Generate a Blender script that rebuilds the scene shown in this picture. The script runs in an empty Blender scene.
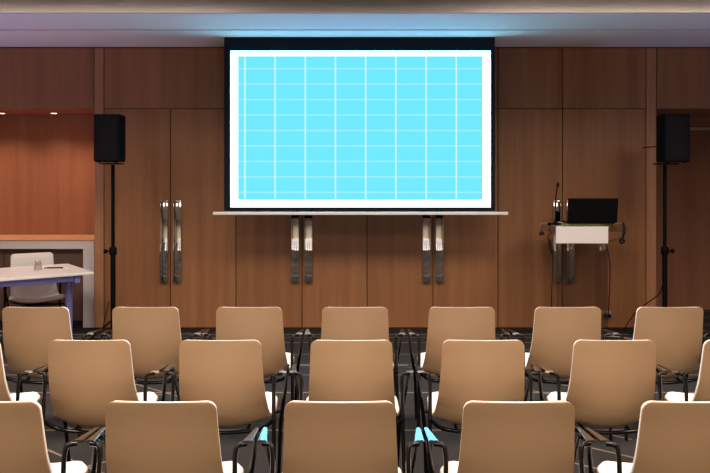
import bpy, bmesh, math, random
from mathutils import Vector, Matrix
random.seed(7)
scn = bpy.context.scene
COL = scn.collection
PI = math.pi

# ------------------------------------------------------------------ materials
def rgb(r, g, b):
    f = lambda c: (c / 255 / 12.92) if c / 255 <= 0.04045 else ((c / 255 + 0.055) / 1.055) ** 2.4
    return (f(r), f(g), f(b), 1)

def mat(name, col, rough=0.5, metal=0.0, noise=0.0, nscale=30, bump=0.0, **kw):
    m = bpy.data.materials.new(name); m.use_nodes = True
    nt = m.node_tree; b = nt.nodes['Principled BSDF']
    b.inputs['Base Color'].default_value = col
    b.inputs['Roughness'].default_value = rough
    b.inputs['Metallic'].default_value = metal
    for k, v in kw.items():
        b.inputs[k.replace('_', ' ')].default_value = v
    if noise > 0 or bump > 0:
        tc = nt.nodes.new('ShaderNodeTexCoord')
        n = nt.nodes.new('ShaderNodeTexNoise'); n.inputs['Scale'].default_value = nscale
        n.inputs['Detail'].default_value = 4
        nt.links.new(tc.outputs['Object'], n.inputs['Vector'])
        if noise > 0:
            mx = nt.nodes.new('ShaderNodeMix'); mx.data_type = 'RGBA'
            mx.inputs['A'].default_value = tuple(c * (1 - noise) for c in col[:3]) + (1,)
            mx.inputs['B'].default_value = tuple(min(1, c * (1 + noise)) for c in col[:3]) + (1,)
            nt.links.new(n.outputs['Fac'], mx.inputs['Factor'])
            nt.links.new(mx.outputs['Result'], b.inputs['Base Color'])
        if bump > 0:
            bp = nt.nodes.new('ShaderNodeBump'); bp.inputs['Strength'].default_value = bump
            bp.inputs['Distance'].default_value = 0.002
            nt.links.new(n.outputs['Fac'], bp.inputs['Height'])
            nt.links.new(bp.outputs['Normal'], b.inputs['Normal'])
    return m

def wood(name, c1, c2, rough=0.42):
    m = bpy.data.materials.new(name); m.use_nodes = True
    nt = m.node_tree; N = nt.nodes; L = nt.links; b = N['Principled BSDF']
    b.inputs['Roughness'].default_value = rough
    tc = N.new('ShaderNodeTexCoord'); oi = N.new('ShaderNodeObjectInfo')
    add = N.new('ShaderNodeVectorMath'); add.operation = 'ADD'
    cmb = N.new('ShaderNodeCombineXYZ')
    ml = N.new('ShaderNodeMath'); ml.operation = 'MULTIPLY'; ml.inputs[1].default_value = 37.0
    L.new(oi.outputs['Random'], ml.inputs[0]); L.new(ml.outputs[0], cmb.inputs['X']); L.new(ml.outputs[0], cmb.inputs['Z'])
    L.new(tc.outputs['Object'], add.inputs[0]); L.new(cmb.outputs[0], add.inputs[1])
    mp = N.new('ShaderNodeMapping'); mp.inputs['Scale'].default_value = (1, 1, 0.035)
    L.new(add.outputs[0], mp.inputs['Vector'])
    n1 = N.new('ShaderNodeTexNoise'); n1.inputs['Scale'].default_value = 80; n1.inputs['Detail'].default_value = 5
    n2 = N.new('ShaderNodeTexNoise'); n2.inputs['Scale'].default_value = 9; n2.inputs['Detail'].default_value = 3
    L.new(mp.outputs[0], n1.inputs['Vector']); L.new(mp.outputs[0], n2.inputs['Vector'])
    a = N.new('ShaderNodeMath'); a.operation = 'MULTIPLY_ADD'; a.inputs[1].default_value = 0.36
    L.new(n1.outputs['Fac'], a.inputs[0])
    a2 = N.new('ShaderNodeMath'); a2.operation = 'MULTIPLY'; a2.inputs[1].default_value = 0.74
    L.new(n2.outputs['Fac'], a2.inputs[0]); L.new(a2.outputs[0], a.inputs[2])
    a3 = N.new('ShaderNodeMath'); a3.operation = 'MULTIPLY_ADD'; a3.inputs[1].default_value = 0.12; 
    L.new(oi.outputs['Random'], a3.inputs[0]); L.new(a.outputs[0], a3.inputs[2])
    cr = N.new('ShaderNodeValToRGB')
    cr.color_ramp.elements[0].position = 0.35; cr.color_ramp.elements[0].color = c1
    cr.color_ramp.elements[1].position = 0.85; cr.color_ramp.elements[1].color = c2
    L.new(a3.outputs[0], cr.inputs['Fac']); L.new(cr.outputs['Color'], b.inputs['Base Color'])
    bp = N.new('ShaderNodeBump'); bp.inputs['Strength'].default_value = 0.08; bp.inputs['Distance'].default_value = 0.001
    L.new(n1.outputs['Fac'], bp.inputs['Height']); L.new(bp.outputs['Normal'], b.inputs['Normal'])
    return m

def emis(name, col, strength):
    m = bpy.data.materials.new(name); m.use_nodes = True
    b = m.node_tree.nodes['Principled BSDF']
    b.inputs['Base Color'].default_value = (0, 0, 0, 1)
    b.inputs['Emission Color'].default_value = col
    b.inputs['Emission Strength'].default_value = strength
    return m

def glass(name, col, rough=0.0, alpha_mix=0.9):
    # thin clear sheet: mostly transparent with a gloss that grows at grazing angles
    m = bpy.data.materials.new(name); m.use_nodes = True
    nt = m.node_tree; N = nt.nodes; L = nt.links
    for n in list(N):
        if n.type == 'BSDF_PRINCIPLED': N.remove(n)
    out = [n for n in N if n.type == 'OUTPUT_MATERIAL'][0]
    t = N.new('ShaderNodeBsdfTransparent'); t.inputs['Color'].default_value = col
    g = N.new('ShaderNodeBsdfGlossy'); g.inputs['Roughness'].default_value = 0.03 + rough
    lw = N.new('ShaderNodeLayerWeight'); lw.inputs['Blend'].default_value = .5
    pw = N.new('ShaderNodeMath'); pw.operation = 'POWER'; pw.inputs[1].default_value = 5.0
    fr = N.new('ShaderNodeMath'); fr.operation = 'MULTIPLY_ADD'; fr.inputs[1].default_value = .5; fr.inputs[2].default_value = .04
    L.new(lw.outputs['Facing'], pw.inputs[0]); L.new(pw.outputs[0], fr.inputs[0])
    mx = N.new('ShaderNodeMixShader')
    L.new(fr.outputs[0], mx.inputs[0]); L.new(t.outputs[0], mx.inputs[1]); L.new(g.outputs[0], mx.inputs[2])
    L.new(mx.outputs[0], out.inputs['Surface'])
    return m

def carpet(name):
    m = bpy.data.materials.new(name); m.use_nodes = True
    nt = m.node_tree; N = nt.nodes; L = nt.links; b = N['Principled BSDF']
    b.inputs['Roughness'].default_value = 0.95
    b.inputs['Specular IOR Level'].default_value = 0.15
    tc = N.new('ShaderNodeTexCoord'); sx = N.new('ShaderNodeSeparateXYZ')
    L.new(tc.outputs['Object'], sx.inputs[0])
    def math_(op, a, b_=None, c=None):
        n = N.new('ShaderNodeMath'); n.operation = op
        for i, v in enumerate((a, b_, c)):
            if v is None: continue
            if isinstance(v, (int, float)): n.inputs[i].default_value = v
            else: L.new(v, n.inputs[i])
        return n.outputs[0]
    X, Y = sx.outputs['X'], sx.outputs['Y']
    # a thin line where  |frac((Y*cy + X*cx)/period + off) - .5| * period < half width
    def line(cx, cy, period, off, hw):
        v = math_('MULTIPLY_ADD', Y, cy / period, off)
        v = math_('MULTIPLY_ADD', X, cx / period, v)
        v = math_('FRACT', v); v = math_('SUBTRACT', v, 0.5); v = math_('ABSOLUTE', v)
        return math_('LESS_THAN', v, hw / period)
    h1 = line(0, 1, 0.89, 0.5 - 6.17 / 0.89, 0.011)
    h2 = line(0, 1, 1.32, 0.5 - 7.02 / 1.32, 0.012)
    h3 = line(0, 1, 0.75, 0.5 - 7.45 / 0.75, 0.008)
    d1 = line(0.64, 0.77, 0.31, 0.2, 0.009)
    d2 = line(-0.64, 0.77, 1.1, 0.35, 0.009)
    dm = math_('MAXIMUM', d1, d2)
    zone = math_('LESS_THAN', math_('ABSOLUTE', math_('SUBTRACT', math_('FRACT', math_('MULTIPLY_ADD', X, 0.34, 0.03)), 0.5)), 0.13)
    dm = math_('MULTIPLY', dm, zone)
    far = math_('GREATER_THAN', Y, 6.4)
    h = math_('MAXIMUM', h1, math_('MULTIPLY', math_('MAXIMUM', h2, h3), far))
    h = math_('MAXIMUM', h, dm)
    n = N.new('ShaderNodeTexNoise'); n.inputs['Scale'].default_value = 220
    L.new(tc.outputs['Object'], n.inputs['Vector'])
    h = math_('MULTIPLY', h, math_('MULTIPLY_ADD', n.outputs['Fac'], 0.7, 0.5))
    n3 = N.new('ShaderNodeTexNoise'); n3.inputs['Scale'].default_value = 60
    L.new(tc.outputs['Object'], n3.inputs['Vector'])
    base = N.new('ShaderNodeMix'); base.data_type = 'RGBA'
    base.inputs['A'].default_value = (0.023, 0.021, 0.021, 1); base.inputs['B'].default_value = (0.040, 0.037, 0.037, 1)
    L.new(n3.outputs['Fac'], base.inputs['Factor'])
    mx = N.new('ShaderNodeMix'); mx.data_type = 'RGBA'
    mx.inputs['B'].default_value = (0.24, 0.17, 0.135, 1)
    L.new(h, mx.inputs['Factor']); L.new(base.outputs['Result'], mx.inputs['A'])
    L.new(mx.outputs['Result'], b.inputs['Base Color'])
    return m

M = {}
M['wood'] = wood('oak_veneer', (0.215, 0.089, 0.035, 1), (0.365, 0.164, 0.070, 1))
M['wood_side'] = wood('oak_veneer_pilaster', (0.30, 0.138, 0.067, 1), (0.46, 0.228, 0.116, 1))
M['wood_niche'] = wood('niche_veneer', (0.23, 0.083, 0.042, 1), (0.37, 0.145, 0.076, 1))
M['wood_top'] = wood('counter_veneer', (0.36, 0.18, 0.10, 1), (0.50, 0.27, 0.16, 1), 0.3)
M['wood_dark'] = wood('door_veneer_red', (0.26, 0.11, 0.066, 1), (0.42, 0.19, 0.11, 1))
M['black_gap'] = mat('black_backing', (0.006, 0.005, 0.005, 1), 0.7, noise=.3)
M['kick'] = mat('black_kick', (0.008, 0.007, 0.007, 1), 0.5, noise=.3)
M['ceiling'] = mat('ceiling_paint', (0.78, 0.76, 0.76, 1), 0.8, noise=.02, nscale=4)
M['cream_wall'] = mat('cream_plaster', (0.70, 0.66, 0.56, 1), 0.8, noise=.05, nscale=6)
M['side_wall'] = mat('brown_side_wall', (0.22, 0.14, 0.10, 1), 0.6, noise=.1, nscale=6)
M['carpet'] = carpet('striped_carpet')
M['shell'] = mat('beige_shell', (0.375, 0.238, 0.134, 1), 0.42, noise=.03, nscale=60, bump=.05)
M['pad'] = mat('cream_pad', (0.86, 0.81, 0.78, 1), 0.7, noise=.03, nscale=90, bump=.1)
M['tube'] = mat('black_gloss_tube', (0.004, 0.0035, 0.0035, 1), 0.16, 0.0, noise=.1, Specular_IOR_Level=.25)
M['arm'] = mat('black_gloss_arm', (0.33, 0.32, 0.31, 1), 0.13, 1.0, noise=.05)
M['chrome'] = mat('polished_steel', (0.85, 0.84, 0.82, 1), 0.04, 1.0, noise=.02, nscale=12)
M['satin'] = mat('satin_steel', (0.6, 0.6, 0.6, 1), 0.3, 1.0, noise=.05)
M['screen_black'] = mat('screen_black_fabric', (0.004, 0.008, 0.014, 1), 0.8, noise=.1, Specular_IOR_Level=.2)
M['white_metal'] = mat('white_lacquer', (0.82, 0.80, 0.78, 1), 0.35, noise=.02)
M['lilac_white'] = mat('white_laminate', (0.84, 0.79, 0.79, 1), 0.45, noise=.03)
M['brown_panel'] = mat('brown_laminate', (0.17, 0.095, 0.075, 1), 0.5, noise=.08, nscale=8)
M['black_plastic'] = mat('black_plastic', (0.003, 0.003, 0.004, 1), 0.6, noise=.2, nscale=80, bump=.05, Specular_IOR_Level=.08)
M['black_matte'] = mat('black_grille', (0.002, 0.002, 0.003, 1), 0.8, noise=.2, nscale=200, bump=.3, Specular_IOR_Level=.2)
M['rubber'] = mat('black_rubber', (0.004, 0.004, 0.004, 1), 0.6, noise=.2, Specular_IOR_Level=.2)
M['table_white'] = mat('table_laminate', (0.84, 0.80, 0.79, 1), 0.3, noise=.02)
M['violet_metal'] = mat('violet_blue_metal', (0.27, 0.27, 0.74, 1), 0.30, 0.3, noise=.04)
M['sign_white'] = mat('white_acrylic', (0.76, 0.72, 0.73, 1), 0.35, noise=.02)
M['clear'] = glass('clear_acrylic', (0.93, 0.93, 0.92, 1))
M['frost'] = glass('smoky_acrylic', (0.80, 0.77, 0.74, 1), 0.02)
M['green_glass'] = mat('green_glass_edge', (0.20, 0.20, 0.06, 1), 0.35, noise=.1)
M['tumbler'] = glass('drinking_glass', (0.88, 0.88, 0.88, 1))
M['paper'] = mat('white_paper', (0.8, 0.78, 0.76, 1), 0.7, noise=.02)
M['grey_plastic'] = mat('grey_socket_plate', (0.5, 0.47, 0.45, 1), 0.35, 0.6, noise=.05)
M['led_warm'] = emis('warm_led', (1.0, 0.74, 0.46, 1), 14)
M['lamp_warm'] = emis('warm_spot', (1.0, 0.80, 0.58, 1), 12)
M['lamp_ceiling'] = emis('ceiling_lamp_glow', (1.0, 0.82, 0.62, 1), 6)
M['knit'] = M['rubber']

# ------------------------------------------------------------------ helpers
def obj(name, bm, m, parent=None, smooth=None, loc=None, rotz=0.0):
    me = bpy.data.meshes.new(name)
    bmesh.ops.recalc_face_normals(bm, faces=bm.faces[:])
    if smooth is not None:
        lim = math.radians(smooth)
        for f in bm.faces: f.smooth = True
        for e in bm.edges:
            if len(e.link_faces) == 2 and e.calc_face_angle(0) > lim: e.smooth = False
    bm.to_mesh(me); bm.free()
    for mm in (m if isinstance(m, (list, tuple)) else [m]): me.materials.append(mm)
    o = bpy.data.objects.new(name, me); COL.objects.link(o)
    if parent: o.parent = parent
    if loc: o.location = loc
    if rotz: o.rotation_euler.z = rotz
    return o

def tag(o, label, cat, group=None):
    o['label'] = label; o['category'] = cat
    if group: o['group'] = group
    return o

def struct(name, bm, m, **kw):
    o = obj(name, bm, m, **kw)
    if not kw.get('parent'): o['kind'] = 'structure'
    return o

def empty(name, loc, rz, label, cat, group=None):
    o = bpy.data.objects.new(name, None); COL.objects.link(o)
    o.location = loc; o.rotation_euler = (0, 0, rz); o.empty_display_size = .1
    return tag(o, label, cat, group)

def new(): return bmesh.new()

def box(bm, x0, x1, y0, y1, z0, z1, bev=0.0, seg=2, mi=0):
    vs = [bm.verts.new((x, y, z)) for x in (x0, x1) for y in (y0, y1) for z in (z0, z1)]
    idx = [(0, 1, 3, 2), (4, 6, 7, 5), (0, 4, 5, 1), (2, 3, 7, 6), (0, 2, 6, 4), (1, 5, 7, 3)]
    fs = [bm.faces.new([vs[i] for i in q]) for q in idx]
    for f in fs: f.material_index = mi
    if bev > 0:
        es = list({e for f in fs for e in f.edges})
        r = bmesh.ops.bevel(bm, geom=es, offset=bev, segments=seg, affect='EDGES', profile=0.5)
        for f in r['faces']: f.material_index = mi
    return vs

def catmull(pts, n=6):
    P = [Vector(p) for p in pts]
    if len(P) < 3: return P
    out = []
    Q = [2 * P[0] - P[1]] + P + [2 * P[-1] - P[-2]]
    for i in range(1, len(Q) - 2):
        for k in range(n):
            t = k / n
            a, b, c, d = Q[i - 1], Q[i], Q[i + 1], Q[i + 2]
            out.append(0.5 * ((2 * b) + (-a + c) * t + (2 * a - 5 * b + 4 * c - d) * t * t + (-a + 3 * b - 3 * c + d) * t ** 3))
    out.append(P[-1]); return out

def fillet(pts, r, n=5):
    P = [Vector(p) for p in pts]; out = [P[0]]
    for i in range(1, len(P) - 1):
        a = (P[i - 1] - P[i]); b = (P[i + 1] - P[i])
        rr = min(r, a.length * .45, b.length * .45)
        s = P[i] + a.normalized() * rr; e = P[i] + b.normalized() * rr
        for k in range(n + 1):
            t = k / n
            out.append((1 - t) ** 2 * s + 2 * t * (1 - t) * P[i] + t * t * e)
    out.append(P[-1]); return out

def tube(bm, pts, r, seg=8, cap=True, r2=None):
    P = [Vector(p) for p in pts]; rings = []
    up = None
    for i, p in enumerate(P):
        t = (P[min(i + 1, len(P) - 1)] - P[max(i - 1, 0)]).normalized()
        if up is None:
            up = Vector((0, 0, 1)) if abs(t.z) < .9 else Vector((1, 0, 0))
        s = t.cross(up).normalized(); up = s.cross(t).normalized()
        rad = r if r2 is None else r + (r2 - r) * i / (len(P) - 1)
        rings.append([bm.verts.new(p + rad * (math.cos(a) * s + math.sin(a) * up))
                      for a in [2 * PI * k / seg for k in range(seg)]])
    for a, b in zip(rings[:-1], rings[1:]):
        for k in range(seg):
            bm.faces.new((a[k], a[(k + 1) % seg], b[(k + 1) % seg], b[k]))
    if cap:
        bm.faces.new(rings[0][::-1]); bm.faces.new(rings[-1])

def lathe(bm, prof, seg=24, c=(0, 0, 0), cap0=True, cap1=True):
    rings = [[bm.verts.new((c[0] + r * math.cos(2 * PI * k / seg), c[1] + r * math.sin(2 * PI * k / seg), c[2] + z))
              for k in range(seg)] for r, z in prof]
    for a, b in zip(rings[:-1], rings[1:]):
        for k in range(seg):
            bm.faces.new((a[k], a[(k + 1) % seg], b[(k + 1) % seg], b[k]))
    if cap0: bm.faces.new(rings[0][::-1])
    if cap1: bm.faces.new(rings[-1])

def prism(bm, poly, z0, z1, bev=0.0):
    lo = [bm.verts.new((x, y, z0)) for x, y in poly]; hi = [bm.verts.new((x, y, z1)) for x, y in poly]
    fs = [bm.faces.new(lo[::-1]), bm.faces.new(hi)]
    n = len(poly)
    for i in range(n): fs.append(bm.faces.new((lo[i], lo[(i + 1) % n], hi[(i + 1) % n], hi[i])))
    if bev > 0:
        bmesh.ops.bevel(bm, geom=list({e for f in fs[:2] for e in f.edges}), offset=bev, segments=2, affect='EDGES')

# ------------------------------------------------------------------ camera (level, with lens shift)
F = 800.0; CX = 355.0; HY = 169.5; H = 1.72
cam = bpy.data.cameras.new('camera'); co = bpy.data.objects.new('camera', cam); COL.objects.link(co)
co.location = (0, 0, H); co.rotation_euler = (PI / 2, 0, 0)
cam.sensor_width = 36; cam.lens = F * 36 / 710; cam.shift_y = -(236.5 - HY) / 710
cam.clip_start = 0.05; cam.clip_end = 60
scn.camera = co
WX = lambda px, d=8.45: (px - CX) * d / F
WZ = lambda py, d=8.45: H - (py - HY) * d / F

# ------------------------------------------------------------------ the room
D = 8.45; XL, XR = -5.4, 5.4; YB = -4.5
ZS = WZ(47); NL, NR = WX(94), WX(656.6); ZN = WZ(108.4); KZ = 0.052
bm = new(); box(bm, XL, XR, YB, 9.95, -0.05, 0); struct('floor', bm, M['carpet'])
# raised ceiling, and the lowered soffit along the front wall with a shadow gap
bm = new(); box(bm, XL, XR, YB, 9.95, 3.27, 3.32); struct('ceiling', bm, M['ceiling'])
bm = new()
box(bm, XL, XR, 6.65, 7.385, ZS, ZS + 0.012)
box(bm, XL, XR, 7.44, 8.449, ZS, ZS + 0.012)
box(bm, XL, XR, 7.385, 7.44, ZS + 0.02, ZS + 0.03, mi=1)
box(bm, XL, XR, 7.375, 7.3845, ZS + 0.0125, ZS + 0.03, mi=1)
box(bm, XL, XR, 7.4405, 7.45, ZS + 0.0125, ZS + 0.03, mi=1)
struct('trim_1', bm, [M['ceiling'], M['black_gap']])
bm = new(); box(bm, XL - .1, XL, YB, 9.95, 0, 3.27); struct('wall_left', bm, M['side_wall'])
bm = new(); box(bm, XR, XR + .1, YB, 9.95, 0, 3.27); struct('wall_right', bm, M['side_wall'])
bm = new(); box(bm, XL, XR, YB - .1, YB, 0, 3.27); struct('wall_rear', bm, M['cream_wall'])
# front wall: black backing seen in the joints
bm = new()
box(bm, NL, NR, D + .02, D + .12, 0, ZS)
box(bm, XL, NL, D + .02, D + .12, ZN + .012, ZS); box(bm, NR, XR, D + .02, D + .12, ZN + .012, ZS)
box(bm, XL, XR, D, D + .12, ZS + .0, 3.27)
struct('wall_front', bm, M['black_gap'])
G = 0.0045
def panel(name, x0, x1, z0, z1, m, idx=None):
    bm = new(); box(bm, x0 + G, x1 - G, D, D + .019, z0, z1 - G, bev=.0015, seg=1)
    return struct(name, bm, m)
zt = ZS - .006
tn = [2]
def trim(x0, x1, z0, z1, m='wood'):
    panel('trim_%d' % tn[0], x0, x1, z0, z1, M[m]); tn[0] += 1
trim(XL, NL, ZN, zt); trim(NL, WX(104), KZ, zt, 'wood_side'); trim(WX(104), WX(236), ZN, zt)
trim(WX(236), WX(367), ZN, zt); trim(WX(367), WX(498), ZN, zt)
trim(WX(498), WX(562.5), ZN, zt); trim(WX(562.5), WX(646), ZN, zt)
trim(WX(646), NR, KZ, zt, 'wood_side'); trim(NR, XR, ZN, zt)
doors = [(104, 170.5), (170.5, 236), (236, 302), (302, 367), (367, 433), (433, 498), (498, 562.5), (562.5, 646)]
hx = [164.5, 177.8, 295.3, 308.6, 426.3, 439.3, 556.6, 569.8]
for i, (a, b) in enumerate(doors):
    d = panel('door_%d' % (i + 1), WX(a), WX(b), KZ, ZN - .002, M['wood'])
    bm = new()
    xc = WX(hx[i]); w = 0.036
    z0, z1 = WZ(281.8), WZ(200.5)
    # long flat pull bar with turned-in rims, standing off the door on two posts
    box(bm, xc - w, xc + w, D - .045, D - .033, z0, z1, bev=.004)
    for s in (-1, 1):
        box(bm, xc + s * w - .004, xc + s * w + .004, D - .043, D - .022, z0 + .003, z1 - .003, bev=.002)
    for zz in (z0 + .10, z1 - .10):
        box(bm, xc - .012, xc + .012, D - .036, D + .001, zz - .012, zz + .012)
    for v in bm.verts:                       # the bars lean a hair towards the door at the top
        if v.co.y < D - .015: v.co.y += .013 * (v.co.z - z0) / (z1 - z0)
    h = obj('door_handle', bm, M['chrome'], parent=d, smooth=30)
bm = new(); box(bm, NL, NR, D - .002, D + .02, 0, KZ - .002); struct('baseboard_front', bm, M['kick'])

# left niche (deep recess with a counter) and right niche (recess with a door)
YN = 9.45
bm = new()
box(bm, XL, NL + .0, YN, YN + .1, 0, ZN + .1); struct('wall_niche_left', bm, M['wood_niche'])
bm = new(); box(bm, NL, NL + .05, D + .121, YN + .1, 0, ZN + .1); struct('wall_niche_left_side', bm, M['wood_niche'])
bm = new(); box(bm, XL, NL, D + .019, YN, ZN, ZN + .012); struct('ceiling_niche_left', bm, M['wood_niche'])
YR = 9.76
bm = new(); box(bm, NR - .05, NR, D + .121, YR + .1, 0, ZN + .1); struct('wall_niche_right_side', bm, M['wood'])
bm = new(); box(bm, NR, XR, D + .019, YR, ZN, ZN + .012); struct('ceiling_niche_right', bm, M['wood'])
zd = WZ(127.5, YR)
bm = new(); box(bm, NR, XR, YR + .02, YR + .1, 0, ZN + .1); struct('wall_niche_right', bm, M['wood_dark'])
bm = new(); box(bm, NR + .02, XR - .6, YR - .02, YR + .015, .012, zd - .035, bev=.002); struct('door_9', bm, M['wood_dark'])
bm = new(); box(bm, NR + .02, XR - .6, YR - .045, YR + .015, zd - .032, zd, bev=.003); struct('trim_%d' % tn[0], bm, M['satin']); tn[0] += 1

# counter in the left niche
cxr = WX(94.2, 8.7); ct = WZ(240.2, 8.7)
t = empty('counter', ((XL + cxr) / 2, 9.05, 0), 0, 'long counter built into the left recess, white frame around brown panels and wood top', 'counter')
ox, oy = t.location.x, t.location.y
bm = new(); box(bm, XL - ox, cxr - ox, 8.69 - oy, YN - .002 - oy, ct - .007, ct, bev=.001); obj('countertop', bm, M['wood_top'], t)
bm = new()
zb = WZ(249, 8.7); xi = WX(83, 8.7)
box(bm, XL - ox, cxr - ox, 8.70 - oy, 8.80 - oy, zb, ct - .008, bev=.002)
box(bm, xi - ox, cxr - ox, 8.70 - oy, 8.80 - oy, 0, zb, bev=.002)
obj('frame', bm, M['lilac_white'], t)
for k in range(3):
    x1 = xi - .0 - k * .9 - ox
    bm = new(); box(bm, max(x1 - .896, XL - ox), x1 - .004, 8.79 - oy, 8.81 - oy, .06, zb - .002, bev=.002); obj('front_panel', bm, M['brown_panel'], t)
bm = new(); box(bm, XL - ox, xi - ox, 8.80 - oy, 8.82 - oy, 0, .06); obj('kick_board', bm, M['kick'], t)

# recessed spots in the niche ceiling
def spot_fit(px, lab, x_y=9.15):
    x = (px - CX) * x_y / F
    t = empty('recessed_spotlight', (x, x_y, ZN), 0, lab, 'spotlight', 'spotlights in the recess ceiling')
    bm = new(); lathe(bm, [(.046, 0), (.048, -.004), (.040, -.006), (.036, -.001), (.036, 0.0)], cap0=False, cap1=False); obj('trim_ring', bm, M['satin'], t, smooth=40)
    bm = new(); lathe(bm, [(.036, -.0015), (.034, -.004)], cap0=True); obj('lens', bm, M['lamp_warm'], t)
spot_fit(2, 'small lit ceiling spotlight of the recess at the left picture edge')
spot_fit(54, 'small lit ceiling spotlight of the recess nearer the left loudspeaker')

for x in (-2.90, -3.46, -4.06, -4.66, -5.2):  # lamps beyond the two fittings are added to even out the wash
    l = bpy.data.lights.new('recess_spot', 'SPOT'); l.energy = 48; l.color = (1, .72, .52); l.spot_size = 2.3; l.spot_blend = 1; l.shadow_soft_size = .12
    lo = bpy.data.objects.new('recess_spot_light', l); COL.objects.link(lo); lo.location = (x, 9.10, ZN - .015); lo.rotation_euler = (math.radians(-6), 0, 0)

# ------------------------------------------------------------------ projection screen
DS = 7.81
SX = lambda px: WX(px, DS); SZ = lambda py: WZ(py, DS)
t = empty('projection_screen', (SX(359.5), DS, SZ(211)), 0, 'large lit projection screen showing a cyan grid, black border, hanging from the ceiling', 'screen')
ox, oz = t.location.x, t.location.z
bm = new(); box(bm, SX(224) - ox, SX(495) - ox, 0.004, .012, 0, ZS - .001 - oz); obj('black_border', bm, M['screen_black'], t)
def screen_mat():
    m = bpy.data.materials.new('projected_grid'); m.use_nodes = True
    nt = m.node_tree; N = nt.nodes; L = nt.links; b = N['Principled BSDF']
    b.inputs['Base Color'].default_value = (0.02, 0.02, 0.02, 1); b.inputs['Roughness'].default_value = .9
    b.inputs['Specular IOR Level'].default_value = 0
    tc = N.new('ShaderNodeTexCoord'); s = N.new('ShaderNodeSeparateXYZ'); L.new(tc.outputs['Object'], s.inputs[0])
    def mt(op, a, b_=None, c=None):
        n = N.new('ShaderNodeMath'); n.operation = op
        for i, v in enumerate((a, b_, c)):
            if v is None: continue
            if isinstance(v, (int, float)): n.inputs[i].default_value = v
            else: L.new(v, n.inputs[i])
        return n.outputs[0]
    X = mt('ADD', s.outputs['X'], ox); Z = mt('ADD', s.outputs['Z'], oz)
    inside = None
    for v, lo, hi in ((X, SX(238), SX(482.6)), (Z, SZ(199.8), SZ(56.0))):
        g = mt('MULTIPLY', mt('GREATER_THAN', v, lo), mt('LESS_THAN', v, hi))
        inside = g if inside is None else mt('MULTIPLY', inside, g)
    def ln(v, first, per, hw):
        a = mt('ABSOLUTE', mt('SUBTRACT', mt('FRACT', mt('MULTIPLY_ADD', v, 1 / per, 0.5 - first / per)), .5))
        return mt('LESS_THAN', a, hw / per)
    vl = ln(X, SX(244.9), 30.2 * DS / F, .0068)
    hl = mt('MULTIPLY', ln(Z, SZ(68.7), 15.45 * DS / F, .006), .30)
    g = mt('MAXIMUM', mt('MULTIPLY', vl, .7), hl)
    mx = N.new('ShaderNodeMix'); mx.data_type = 'RGBA'
    mx.inputs['A'].default_value = (0.160, 0.82, 1.9, 1); mx.inputs['B'].default_value = (0.85, 1.0, 1.9, 1)
    L.new(g, mx.inputs['Factor'])
    m2 = N.new('ShaderNodeMix'); m2.data_type = 'RGBA'
    m2.inputs['A'].default_value = (3.0, 9.0, 10.5, 1)  # border pushed far past white, blue-green, to strengthen the ceiling glow
    L.new(inside, m2.inputs['Factor']); L.new(mx.outputs['Result'], m2.inputs['B'])
    L.new(m2.outputs['Result'], b.inputs['Emission Color']); b.inputs['Emission Strength'].default_value = 1.0
    return m
bm = new(); box(bm, SX(230.5) - ox, SX(490.6) - ox, 0, .0035, SZ(207.0) - oz, SZ(50.9) - oz); obj('projected_picture', bm, screen_mat(), t)
bm = new(); 
box(bm, SX(213) - ox, SX(508) - ox, -.018, .022, SZ(214.9) - oz, SZ(211.8) - oz, bev=.006)
obj('bottom_bar', bm, M['white_metal'], t, smooth=40)

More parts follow.
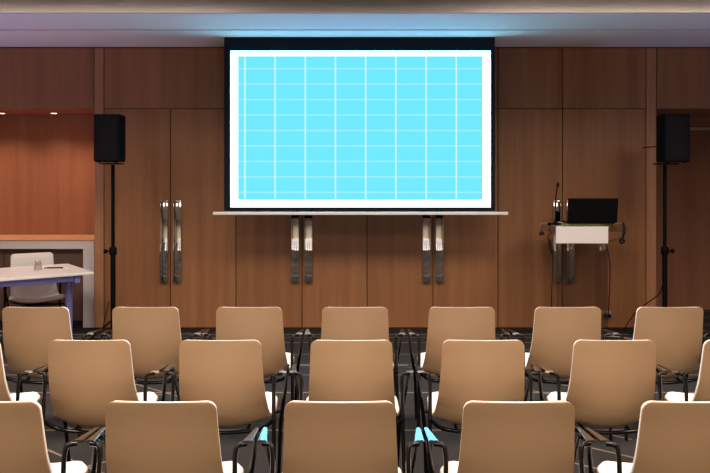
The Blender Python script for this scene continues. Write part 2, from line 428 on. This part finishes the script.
# ------------------------------------------------------------------ chairs
PROF = [(0.000, .849), (.010, .77), (.016, .71), (.023, .65), (.032, .59),
        (.044, .53), (.059, .475), (.080, .425), (.110, .383), (.155, .358), (.22, .355), (.30, .368), (.37, .385), (.43, .398),
        (.48, .406), (.525, .404)]
def lerp(pts, u):
    for (a, wa), (b, wb) in zip(pts[:-1], pts[1:]):
        if u <= b:
            t = (u - a) / (b - a); return wa + (wb - wa) * t
    return pts[-1][1]
def sheet(t0, t1, inset, nv=18, rim=None):
    P = catmull([Vector((0, y, z)) for y, z in PROF], 8)
    L = [0]
    for a, b in zip(P[:-1], P[1:]): L.append(L[-1] + (b - a).length)
    T = L[-1]
    def at(s):
        for i in range(len(L) - 1):
            if s <= L[i + 1] + 1e-9:
                t = (s - L[i]) / (L[i + 1] - L[i]); return P[i].lerp(P[i + 1], t), (P[i + 1] - P[i]).normalized()
        return P[-1], (P[-1] - P[-2]).normalized()
    r, rf = .034, .10
    S = [r * (1 - math.cos(k * PI / 16)) for k in range(9)] + [r + (T - r - rf) * k / 40 for k in range(1, 40)] + \
        [T - rf * (1 - math.sin(k * PI / 16)) for k in range(0, 9)]
    HW = [(0, .207), (.15, .213), (.30, .220), (.38, .225), (.46, .230), (.56, .236), (.74, .260), (1, .250)]
    CV = [(0, .010), (.25, .03), (.36, .05), (.44, .075), (.52, .08), (.66, .05), (.9, .030), (1, .010)]
    bm = new(); A = []; B = []
    for s in S:
        p, t = at(min(max(s, 0), T)); u = s / T
        n = Vector((0, -t.z, t.y))
        w = lerp(HW, u)
        if s < r: w = w - r + math.sqrt(max(r * r - (r - s) ** 2, 0))
        if T - s < rf: w = w - rf + math.sqrt(max(rf * rf - (rf - (T - s)) ** 2, 0))
        w -= inset
        p = p + t * (inset * max(0, 1 - s / r)) - t * (inset * max(0, 1 - (T - s) / rf))
        c = lerp(CV, u); ra = []; rb = []
        for k in range(nv + 1):
            v = math.sin((-1 + 2 * k / nv) * PI / 2) * .5 + (-1 + 2 * k / nv) * .5
            q = p + n * (c * v * v) + Vector((w * v, 0, 0))
            th = t1
            if rim is not None:
                e = min(w * (1 - abs(v)), s, T - s)
                f = min(1, max(0, e / .05)); f = math.sqrt(1 - (1 - f) ** 2)
                soft = lerp([(0, rim), (.35, rim), (.5, .016), (1, .014)], u)
                th = soft + (t1 - soft) * f
            nn = n if s > .03 else Vector((0, 1, 0))
            ra.append(bm.verts.new(q + nn * t0)); rb.append(bm.verts.new(q + nn * th))
        A.append(ra); B.append(rb)
    for i in range(len(A) - 1):
        for k in range(nv):
            bm.faces.new((A[i][k], A[i][k + 1], A[i + 1][k + 1], A[i + 1][k]))
            bm.faces.new((B[i][k], B[i + 1][k], B[i + 1][k + 1], B[i][k + 1]))
        bm.faces.new((A[i][0], A[i + 1][0], B[i + 1][0], B[i][0]))
        bm.faces.new((A[i][nv], B[i][nv], B[i + 1][nv], A[i + 1][nv]))
    for k in range(nv):
        bm.faces.new((A[0][k], B[0][k], B[0][k + 1], A[0][k + 1]))
        bm.faces.new((A[-1][k], A[-1][k + 1], B[-1][k + 1], B[-1][k]))
    return bm

R = .0105
def make_chair(label, group):
    t = empty('armchair', (0, 0, 0), 0, label, 'chair', group)
    obj('shell', sheet(0, .0098, 0), M['shell'], t, smooth=50)
    obj('seat_pad', sheet(.0102, .038, .003, rim=.030), M['pad'], t, smooth=50)
    for s in (-1, 1):
        bm = new()   # rear leg: rises to the arm and turns outward under its rear end
        tube(bm, fillet([(s * .275, .03, 0), (s * .262, .125, .60), (s * .268, .138, .647), (s * .305, .150, .647)], .02), R)
        obj('leg', bm, M['tube'], t, smooth=60)
        bm = new()   # front leg
        tube(bm, fillet([(s * .255, .47, 0), (s * .268, .43, .30), (s * .314, .350, .60), (s * .314, .325, .627), (s * .308, .27, .632)], .05), R)
        obj('leg', bm, M['tube'], t, smooth=60)
        # arm pad, tapering to the front
        bm = new()
        A = [(s * .288, .140), (s * .327, .150), (s * .327, .36), (s * .311, .36)]
        if s < 0: A = A[::-1]
        prism(bm, A, .650, .662, bev=.003)
        for v in bm.verts: v.co.z -= (v.co.y - .14) * .08
        obj('armrest', bm, M['arm'], t, smooth=40)
    bm = new()
    tube(bm, catmull([(-.270, .085, .425), (-.20, .12, .365), (-.10, .140, .343), (0, .145, .336), (.10, .140, .343), (.20, .12, .365), (.270, .085, .425)], 3), R)
    obj('seat_rail', bm, M['tube'], t, smooth=60)
    bm = new()
    tube(bm, catmull([(-.262, .435, .36), (-.14, .40, .358), (0, .395, .362), (.14, .40, .358), (.262, .435, .36)], 3), R)
    obj('seat_rail', bm, M['tube'], t, smooth=60)
    for s in (-1, 1):
        bm = new(); tube(bm, [(s * .12, .14, .341), (s * .12, .40, .358)], R * .9)
        obj('brace', bm, M['tube'], t, smooth=60)
    return t

def dup(root, loc, rz, label, group):
    r = root.copy(); COL.objects.link(r); r.location = loc; r.rotation_euler = (0, 0, rz)
    r['label'] = label
    if group: r['group'] = group
    elif 'group' in r: del r['group']
    for ch in list(root.children):
        c = ch.copy(); COL.objects.link(c); c.parent = r
    return r

GRP = 'beige armchairs in rows facing the screen'
rows = [
 ('row nearest the screen', 5.044, [(35.5, 'leftmost, near the white table'), (146, 'before the left loudspeaker stand'),
   (250, 'third from the left'), (355, 'middle of its seven'), (461, 'fifth from the left'),
   (567.5, 'in front of the clear lectern'), (670, 'rightmost, before the right loudspeaker stand')]),
 ('middle row', 4.063, [(-42, 'cut off by the left picture edge'), (89, 'second from the left, in front of the table'), (221, 'left of centre, third from the left'),
   (351.5, 'at the picture centre'), (482.5, 'third from the right'), (615, 'second from the right'), (746, 'cut off by the right picture edge')]),
 ('row nearest the camera', 2.981, [(-17, 'cut by the left edge of the picture'), (161, 'second from the left'), (340, 'middle of its five'),
   (518.6, 'second from the right'), (699, 'cut by the right edge of the picture')]),
]
proto = None
for rname, d, lst in rows:
    for px, what in lst:
        lab = 'beige armchair in %s, %s' % (rname, what)
        loc = ((px - CX) * (1 + min(.012, 1.6 / max(abs(px - CX), 1))) * d / F, d, 0)
        if proto is None:
            proto = make_chair(lab, GRP); proto.location = loc
        else:
            dup(proto, loc, random.uniform(-.006, .006), lab, GRP)
dup(proto, (-3.38, 8.36, 0), math.radians(-149), 'beige armchair facing the room behind the white table, by the counter', None)

# ------------------------------------------------------------------ loudspeakers on stands
def loudspeaker(xc, px_pole, yp, label, slab, side):
    t = empty('loudspeaker', (xc, 7.60, WZ(162, 7.47)), 0, label, 'loudspeaker', 'loudspeakers beside the screen')
    h = WZ(114, 7.47) - WZ(162, 7.47)
    bm = new()
    hwid = .128
    poly = [(-hwid + .02, .13), (-hwid, -.09), (-hwid + .015, -.118), (0, -.13), (hwid - .015, -.118), (hwid, -.09), (hwid - .02, .13)]
    prism(bm, poly, 0, h, bev=.008)
    obj('cabinet', bm, M['black_plastic'], t, smooth=40)
    bm = new()
    pts = [(-hwid + .012, -.112), (-hwid + .03, -.127), (0, -.139), (hwid - .03, -.127), (hwid - .012, -.112)]
    prism(bm, [(x, y) for x, y in pts] + [(hwid - .012, -.105), (-hwid + .012, -.105)], .02, h - .02, bev=.003)
    obj('grille', bm, M['black_matte'], t, smooth=50)
    for s in (-1, 1):
        bm = new(); box(bm, s * .08 - .014, s * .08 + .014, -.09, -.06, -.008, .001, bev=.003)
        obj('foot', bm, M['rubber'], t)
    zb = WZ(162, 7.47)
    X = WX(px_pole, yp)
    t2 = empty('speaker_stand', (X, yp, 0), 0, slab, 'stand', 'loudspeaker stands')
    bm = new(); lathe(bm, [(.0175, .55), (.0175, zb - .024)], 14); obj('pole', bm, M['black_plastic'], t2, smooth=40)
    bm = new(); lathe(bm, [(.024, .06), (.024, .93)], 14); obj('lower_tube', bm, M['black_plastic'], t2, smooth=40)
    bm = new(); lathe(bm, [(.033, .90), (.036, .91), (.036, .96), (.030, .975)], 14)
    obj('collar', bm, M['black_plastic'], t2, smooth=40)
    bm = new(); tube(bm, [(side * .03, 0, .935), (side * .06, -.006, .935)], .009); 
    tube(bm, [(side * .055, -.006, .935), (side * .085, -.012, .935)], .021, 12)
    obj('knob', bm, M['black_plastic'], t2, smooth=40)
    bm = new(); box(bm, -.09, .09, -.12, .07, zb - .022, zb - .009, bev=.004); obj('top_plate', bm, M['black_plastic'], t2)
    for k in range(3):
        a = PI / 2 + k * 2 * PI / 3 + .3
        c, s = math.cos(a), math.sin(a)
        bm = new(); tube(bm, [(.02 * c, .02 * s, .27), (.40 * c, .40 * s, .022)], .011)
        lg = obj('leg', bm, M['black_plastic'], t2, smooth=40)
        bm = new(); tube(bm, [(.385 * c, .385 * s, .031), (.41 * c, .41 * s, .014)], .0165); obj('rubber_foot', bm, M['rubber'], lg, smooth=40)
        bm = new(); tube(bm, [(.02 * c, .02 * s, .08), (.22 * c, .22 * s, .135)], .007); obj('brace', bm, M['black_plastic'], t2, smooth=40)
    return t2
loudspeaker(-2.325, 113, 7.68, 'black loudspeaker on a stand left of the screen', 'black tripod stand carrying the left loudspeaker', -1)
loudspeaker(3.018, 664.8, 7.72, 'black loudspeaker on a stand right of the screen, near the lectern', 'black tripod stand carrying the right loudspeaker', 1)

def cable(name, pts, r, label, m='rubber', group=None):
    bm = new(); tube(bm, catmull(pts, 8), r, 6)
    return tag(obj(name, bm, M[m], smooth=60), label, 'cable', group)
xl = WX(113, 7.68)
cable('cable', [(xl - .03, 7.66, .46), (xl - .09, 7.72, .27), (xl - .17, 7.80, .06), (xl - .22, 7.84, .007), (xl - .10, 8.05, .007), (xl + .1, 8.2, .007)], .0045,
      'black cable running down from the left loudspeaker stand to the floor')
xr = WX(664.8, 7.72)
cable('cable', [(WX(p, d), d, WZ(y, d)) for p, d, y in ((662.5, 7.75, 286), (659, 7.8, 294), (650, 7.9, 301), (640, 8.1, 308), (632, 8.25, 317), (625, 8.36, 329))] + [(2.86, 8.35, .008), (2.95, 8.3, .008)], .0055,
      'black cable hanging from the right loudspeaker stand to the floor')
cable('cable', [(2.93, 7.735, 1.945), (2.87, 7.76, 1.938), (2.80, 7.78, 1.932), (2.795, 7.775, 1.93)], .006,
      'short black cable sticking out of the right loudspeaker')

# ------------------------------------------------------------------ lectern
LX = WX(582, 7.6)
t = empty('lectern', (LX, 7.68, 0), 0, 'clear acrylic lectern with a white front board and glass top', 'lectern')
def lx(px, d=7.5): return WX(px, d) - LX
ly = lambda y: y - 7.68
zt = 1.187
bm = new(); box(bm, lx(556), lx(609), ly(7.47), ly(8.14), zt - .012, zt, bev=.002); obj('glass_top', bm, M['green_glass'], t)
bm = new()
poly = [(lx(539.5, 7.45), 7.46 - 7.68, 1.145), (lx(556, 7.45) - .001, 7.46 - 7.68, 1.145), (lx(556, 7.45) - .001, 7.92 - 7.68, 1.187), (lx(543, 7.92), 7.92 - 7.68, 1.187)]
def slab(bm, q, th):
    a = [bm.verts.new(p) for p in q]; b = [bm.verts.new((p[0], p[1], p[2] - th)) for p in q]
    bm.faces.new(a); bm.faces.new(b[::-1])
    for i in range(4): bm.faces.new((a[i], b[i], b[(i + 1) % 4], a[(i + 1) % 4]))
slab(bm, poly, .008); obj('wing', bm, M['clear'], t)
bm = new()
poly = [(lx(609, 7.5) + .003, 7.46 - 7.68, 1.145), (lx(625, 7.45), 7.46 - 7.68, 1.145), (lx(625, 7.92), 7.92 - 7.68, 1.187), (lx(609, 7.5) + .003, 7.92 - 7.68, 1.187)]
slab(bm, poly, .008); obj('wing', bm, M['clear'], t)
bm = new(); box(bm, lx(541, 7.92), lx(625, 7.92), ly(7.921), ly(7.929), 1.182, 1.188); obj('rear_edge', bm, M['grey_plastic'], t)
bm = new(); box(bm, lx(555.8, 7.45), lx(608, 7.45), ly(7.44), ly(7.455), WZ(243.3, 7.45), WZ(226.6, 7.45), bev=.003); obj('front_board', bm, M['sign_white'], t)
bm = new(); box(bm, lx(557), lx(608), ly(7.50), ly(7.512), .02, zt - .013); obj('front_panel', bm, M['frost'], t)
for s, px in ((-1, 558), (1, 607)):
    bm = new(); x = lx(px); box(bm, x - .005, x + .005, ly(7.513), ly(7.84), .02, zt - .013); obj('side_panel', bm, M['clear'], t)
bm = new(); box(bm, lx(552), lx(612), ly(7.44), ly(7.90), .0, .019, bev=.003); obj('base', bm, M['frost'], t)
bm = new(); 
for px in (571, 600):
    lathe(bm, [(.008, 0), (.008, .01)], 12, c=(lx(px), ly(7.49), .98))
bmesh.ops.rotate(bm, verts=[], cent=(0, 0, 0), matrix=Matrix.Identity(3)); obj('bolt', bm, M['chrome'], t)

# laptop: open, its lid back towards the room
t = empty('laptop', (WX(592.3, 7.84), 7.84, zt), 0, 'open black laptop on the lectern top, lid back towards the seats', 'laptop')
bm = new(); box(bm, -.225, .225, .0, .26, .001, .018, bev=.004); obj('base', bm, M['black_plastic'], t)
bm = new()
hh = WZ(198.3, 7.80) - zt
box(bm, -.246, .246, -.005, .005, .014, hh, bev=.004)
for v in bm.verts:
    v.co.y -= v.co.z * .12; v.co.x *= (.985 + .015 * v.co.z / hh)
lid = obj('lid', bm, M['black_plastic'], t)

# gooseneck microphone on the lectern's left corner
mx_ = WX(555.5, 7.72)
t = empty('gooseneck_microphone', (mx_, 7.72, 1.17), 0, 'thin black gooseneck microphone standing on the lectern left of the laptop', 'microphone')
bm = new(); lathe(bm, [(.055, 0), (.055, .018), (.035, .026), (.012, .032), (.010, .06)], 20, c=(0, 0, .012)); obj('base', bm, M['black_plastic'], t, smooth=40)
bm = new(); tube(bm, catmull([(0, 0, .05), (-.002, 0, .18), (.003, -.005, .30), (.016, -.02, .395)], 6), .0055, 8); obj('gooseneck', bm, M['black_plastic'], t, smooth=60)
bm = new(); tube(bm, [(.0145, -.018, .385), (.0155, -.0195, .392), (.019, -.026, .413), (.020, -.028, .418)], .013, 10); obj('capsule', bm, M['rubber'], t, smooth=60)
bm = new(); lathe(bm, [(.02, 0), (.022, .02), (.012, .03)], 16, c=(-.06, -.02, .010)); obj('switch_box', bm, M['black_plastic'], t, smooth=50)

cable('microphone_cable', [(WX(556, 7.7) - .035, 7.66, 1.13), (WX(548, 7.42), 7.42, 1.105), (WX(550, 7.42), 7.42, 1.02), (WX(552.5, 7.42), 7.42, .93), (WX(549, 7.42), 7.42, 1.0), (WX(550, 7.42), 7.42, 1.07),
                           (WX(553, 7.42), 7.42, .9), (WX(551.5, 7.42), 7.42, .5), (WX(552, 7.42), 7.42, .1), (WX(552, 7.42), 7.42, .005)], .0045,
      'black microphone cable looping and dropping left of the lectern front board')
cable('power_cable', [(WX(607, 7.43), 7.43, 1.0), (WX(608, 7.43), 7.43, .96), (WX(610, 7.43), 7.43, .8), (WX(609, 7.44), 7.44, .5), (WX(608, 7.7), 7.70, .30), (WX(606, 8.36), 8.36, .22), (WX(605, 8.415), 8.415, .19)], .005,
      'black power cable from the lectern down to the wall socket')
# headset-like connector hanging at the right end of the lectern
t = empty('hanging_earpiece', (WX(622, 7.42), 7.42, .95), 0, 'black cable with round plug hanging from the right end of the lectern', 'cable')
x0 = WX(622, 7.42)
bm = new(); tube(bm, catmull([(WX(624, 7.42) - x0, .02, WZ(223, 7.42) - .95), (WX(624, 7.42) - x0, 0, WZ(230, 7.42) - .95), (WX(623, 7.42) - x0, 0, WZ(238, 7.42) - .95)], 5), .012, 8)
tube(bm, catmull([(WX(624, 7.42) - x0, .02, WZ(224, 7.42) - .95), (WX(626.5, 7.42) - x0, 0, WZ(229, 7.42) - .95), (WX(624, 7.42) - x0, 0, WZ(236, 7.42) - .95)], 5), .0035, 8)
tube(bm, catmull([(WX(609, 7.42) - x0, .02, WZ(242, 7.42) - .95), (WX(615, 7.42) - x0, 0, WZ(239.5, 7.42) - .95), (WX(622, 7.42) - x0, 0, WZ(237.5, 7.42) - .95)], 5), .0035, 8)
obj('cord', bm, M['rubber'], t, smooth=60)
bm = new()
ring = [(math.cos(a) * .019, 0, math.sin(a) * .017 + WZ(241, 7.42) - .95) for a in [2 * PI * k / 16 for k in range(17)]]
tube(bm, ring, .012, 8, cap=False); obj('ring_plug', bm, M['rubber'], t, smooth=60)
t = empty('cable_clip', (WX(541.5, 7.42), 7.42, WZ(234, 7.42)), 0, 'small black clip at the left tip of the lectern top', 'clip')
bm = new(); tube(bm, [(-.018, 0, -.004), (0, 0, .008), (.022, 0, .006)], .018, 10); obj('jaw', bm, M['rubber'], t, smooth=60)
bm = new(); tube(bm, [(-.005, .005, .012), (.008, .012, .06), (.018, .02, .075)], .0035, 8); obj('arm', bm, M['rubber'], t, smooth=60)

# wall socket with two plugs
t = empty('wall_socket', (WX(606.2), D - .001, WZ(315)), 0, 'metal wall socket with black plugs, low on the panelling behind the lectern', 'socket')
bm = new(); box(bm, -.05, .05, -.008, 0, -.045, .045, bev=.003); obj('plate', bm, M['grey_plastic'], t)
for s in (-1, 1):
    bm = new(); tube(bm, [(s * .024, -.006, -.005), (s * .024, -.045, -.005)], .019, 12); obj('plug', bm, M['rubber'], t, smooth=40)
cable('cable', [(2.50, 8.2, .008), (2.42, 8.0, .008), (2.62, 7.9, .010), (2.80, 8.05, .008), (2.60, 8.2, .012), (2.36, 8.1, .008), (2.55, 7.8, .008), (2.9, 7.9, .008)], .006,
      'grey cable coiled on the carpet beside the lectern foot', 'grey_plastic')

# ------------------------------------------------------------------ table at the left
ang = math.atan2(-.585, -.811)
U = Vector((math.cos(ang), math.sin(ang), 0)); V = Vector((-.585, .811, 0))
P1 = Vector((-2.50, 7.66, 0)); Lt, Wt = 1.5, .85
t = empty('meeting_table', P1, 0, 'white-topped table with violet-blue metal frame at the left edge', 'table')
def q(u, v, z=0): return tuple(U * u + V * v + Vector((0, 0, z)))
bm = new(); prism(bm, [q(0, 0)[:2], q(0, Wt)[:2], q(Lt, Wt)[:2], q(Lt, 0)[:2]], .715, .74, bev=.004); obj('tabletop', bm, M['table_white'], t)
def beam(bm, a, b, w, z0, z1):
    a = Vector(a); b = Vector(b); d = (b - a).normalized(); n = Vector((-d.y, d.x, 0)) * w / 2
    prism(bm, [tuple(a + n)[:2], tuple(a - n)[:2], tuple(b - n)[:2], tuple(b + n)[:2]], z0, z1, bev=.004)
bm = new()
beam(bm, q(.14, .09), q(Lt - .14, .09), .04, .655, .713); beam(bm, q(.14, Wt - .09), q(Lt - .14, Wt - .09), .04, .655, .713)
obj('rail', bm, M['violet_metal'], t)
for u in (.14, Lt - .14):
    bm = new(); beam(bm, q(u, .05), q(u, Wt - .05), .05, .64, .713); obj('end_rail', bm, M['violet_metal'], t)
    bm = new(); c = q(u, .33); lathe(bm, [(.036, .05), (.036, .645)], 20, c=(c[0], c[1], 0)); obj('leg', bm, M['violet_metal'], t, smooth=40)
    bm = new(); tube(bm, [q(u, .02, .022), q(u, .10, .030), q(u, .33, .055), q(u, .62, .030), q(u, .80, .022)], .022, 10); obj('foot', bm, M['satin'], t, smooth=50)
# things on the table
gx, gy = -3.09, 7.80
bm = new()
lathe(bm, [(.041, 0), (.0405, .004), (.029, .095), (.0275, .098), (.0001, .098)], 28, cap0=False, cap1=False)
lathe(bm, [(.039, .0), (.038, .006), (.027, .082), (.0001, .084)], 28, cap0=False, cap1=False)
tag(obj('drinking_glass', bm, M['tumbler'], smooth=50, loc=(gx, gy, .7405)), 'clear tumbler turned upside down on the white table', 'glass')
bm = new(); prism(bm, [(-.10, -.07), (.10, -.07), (.10, .07), (-.10, .07)], 0, .002)
tag(obj('notepad', bm, M['paper'], loc=(-2.93, 7.93, .7405), rotz=.5), 'small white notepad on the table under the black pen', 'notepad')
t = empty('pen', (-2.97, 7.90, .7435), .12, 'black pen lying on the white notepad beside the tumbler', 'pen')
bm = new(); tube(bm, [(-.07, 0, .007), (.06, 0, .007), (.085, 0, .007)], .0065, 10); obj('barrel', bm, M['black_plastic'], t, smooth=50)
bm = new(); tube(bm, [(-.095, 0, .007), (-.071, 0, .007)], .0072, 10); obj('cap', bm, M['wood_top'], t, smooth=50)

# ------------------------------------------------------------------ lights
w = bpy.data.worlds.new('world'); scn.world = w; w.use_nodes = True
w.node_tree.nodes['Background'].inputs[0].default_value = (.02, .02, .02, 1)
# cove LED strips lying on top of the soffit, at its back
def strip(x0, x1, label, s):
    bm = new(); box(bm, x0, x1, 7.98, 8.00, 0, .015)
    mm = emis('warm_led_%s' % s, (1.0, .80, .64, 1), s)
    tag(obj('cove_light_strip', bm, mm, loc=(0, 0, ZS + .013)), label, 'light strip', 'cove light strips above the soffit')
strip(-5.2, -1.1, 'warm cove light strip above the soffit, left of the screen', 8)
strip(-1.1, 1.1, 'dim cove light strip above the soffit, over the screen', 3)
strip(1.1, 5.2, 'warm cove light strip above the soffit, right of the screen', 10)
def area(x, y, z, e, size, col=(1, .83, .67), rot=(0, 0, 0), spread=150, name='ceiling_lamp'):
    l = bpy.data.lights.new(name, 'AREA'); l.shape = 'DISK'; l.size = size; l.energy = e; l.color = col; l.spread = math.radians(spread)
    o = bpy.data.objects.new(name, l); COL.objects.link(o); o.location = (x, y, z); o.rotation_euler = rot
    return o
for x in (-3.4, -1.15, 1.15, 3.4):
    for y, e in ((5.3, 60), (2.6, 60), (0.2, 57), (-2.2, 55)):
        area(x, y, 3.25, e, 1.1 if y > 5 else .7)
# unseen violet light added out of frame at the left to tint the ceiling
s = bpy.data.lights.new('added_violet_light', 'SPOT'); s.energy = 125; s.color = (.50, .42, 1.0); s.spot_size = 1.9; s.spot_blend = 1; s.shadow_soft_size = .12
so = bpy.data.objects.new('added_violet_light', s); COL.objects.link(so); so.location = (-4.6, 6.0, .5)
so.rotation_euler = (Vector((-3.9, 6.7, 3.0)) - Vector(so.location)).to_track_quat('-Z', 'Y').to_euler()

s = bpy.data.lights.new('added_blue_light', 'SPOT'); s.energy = 60; s.color = (.38, .48, 1.0); s.spot_size = 1.9; s.spot_blend = 1; s.shadow_soft_size = .12  # unseen blue light, added out of frame to cool the right ceiling
so = bpy.data.objects.new('added_blue_light', s); COL.objects.link(so); so.location = (4.6, 6.0, .5)
so.rotation_euler = (Vector((3.6, 6.8, 3.0)) - Vector(so.location)).to_track_quat('-Z', 'Y').to_euler()
vs = scn.view_settings
scn.display_settings.display_device = 'sRGB'
vs.view_transform = 'Standard'; vs.look = 'None'; vs.exposure = 0.0; vs.gamma = 1; vs.use_curve_mapping = False
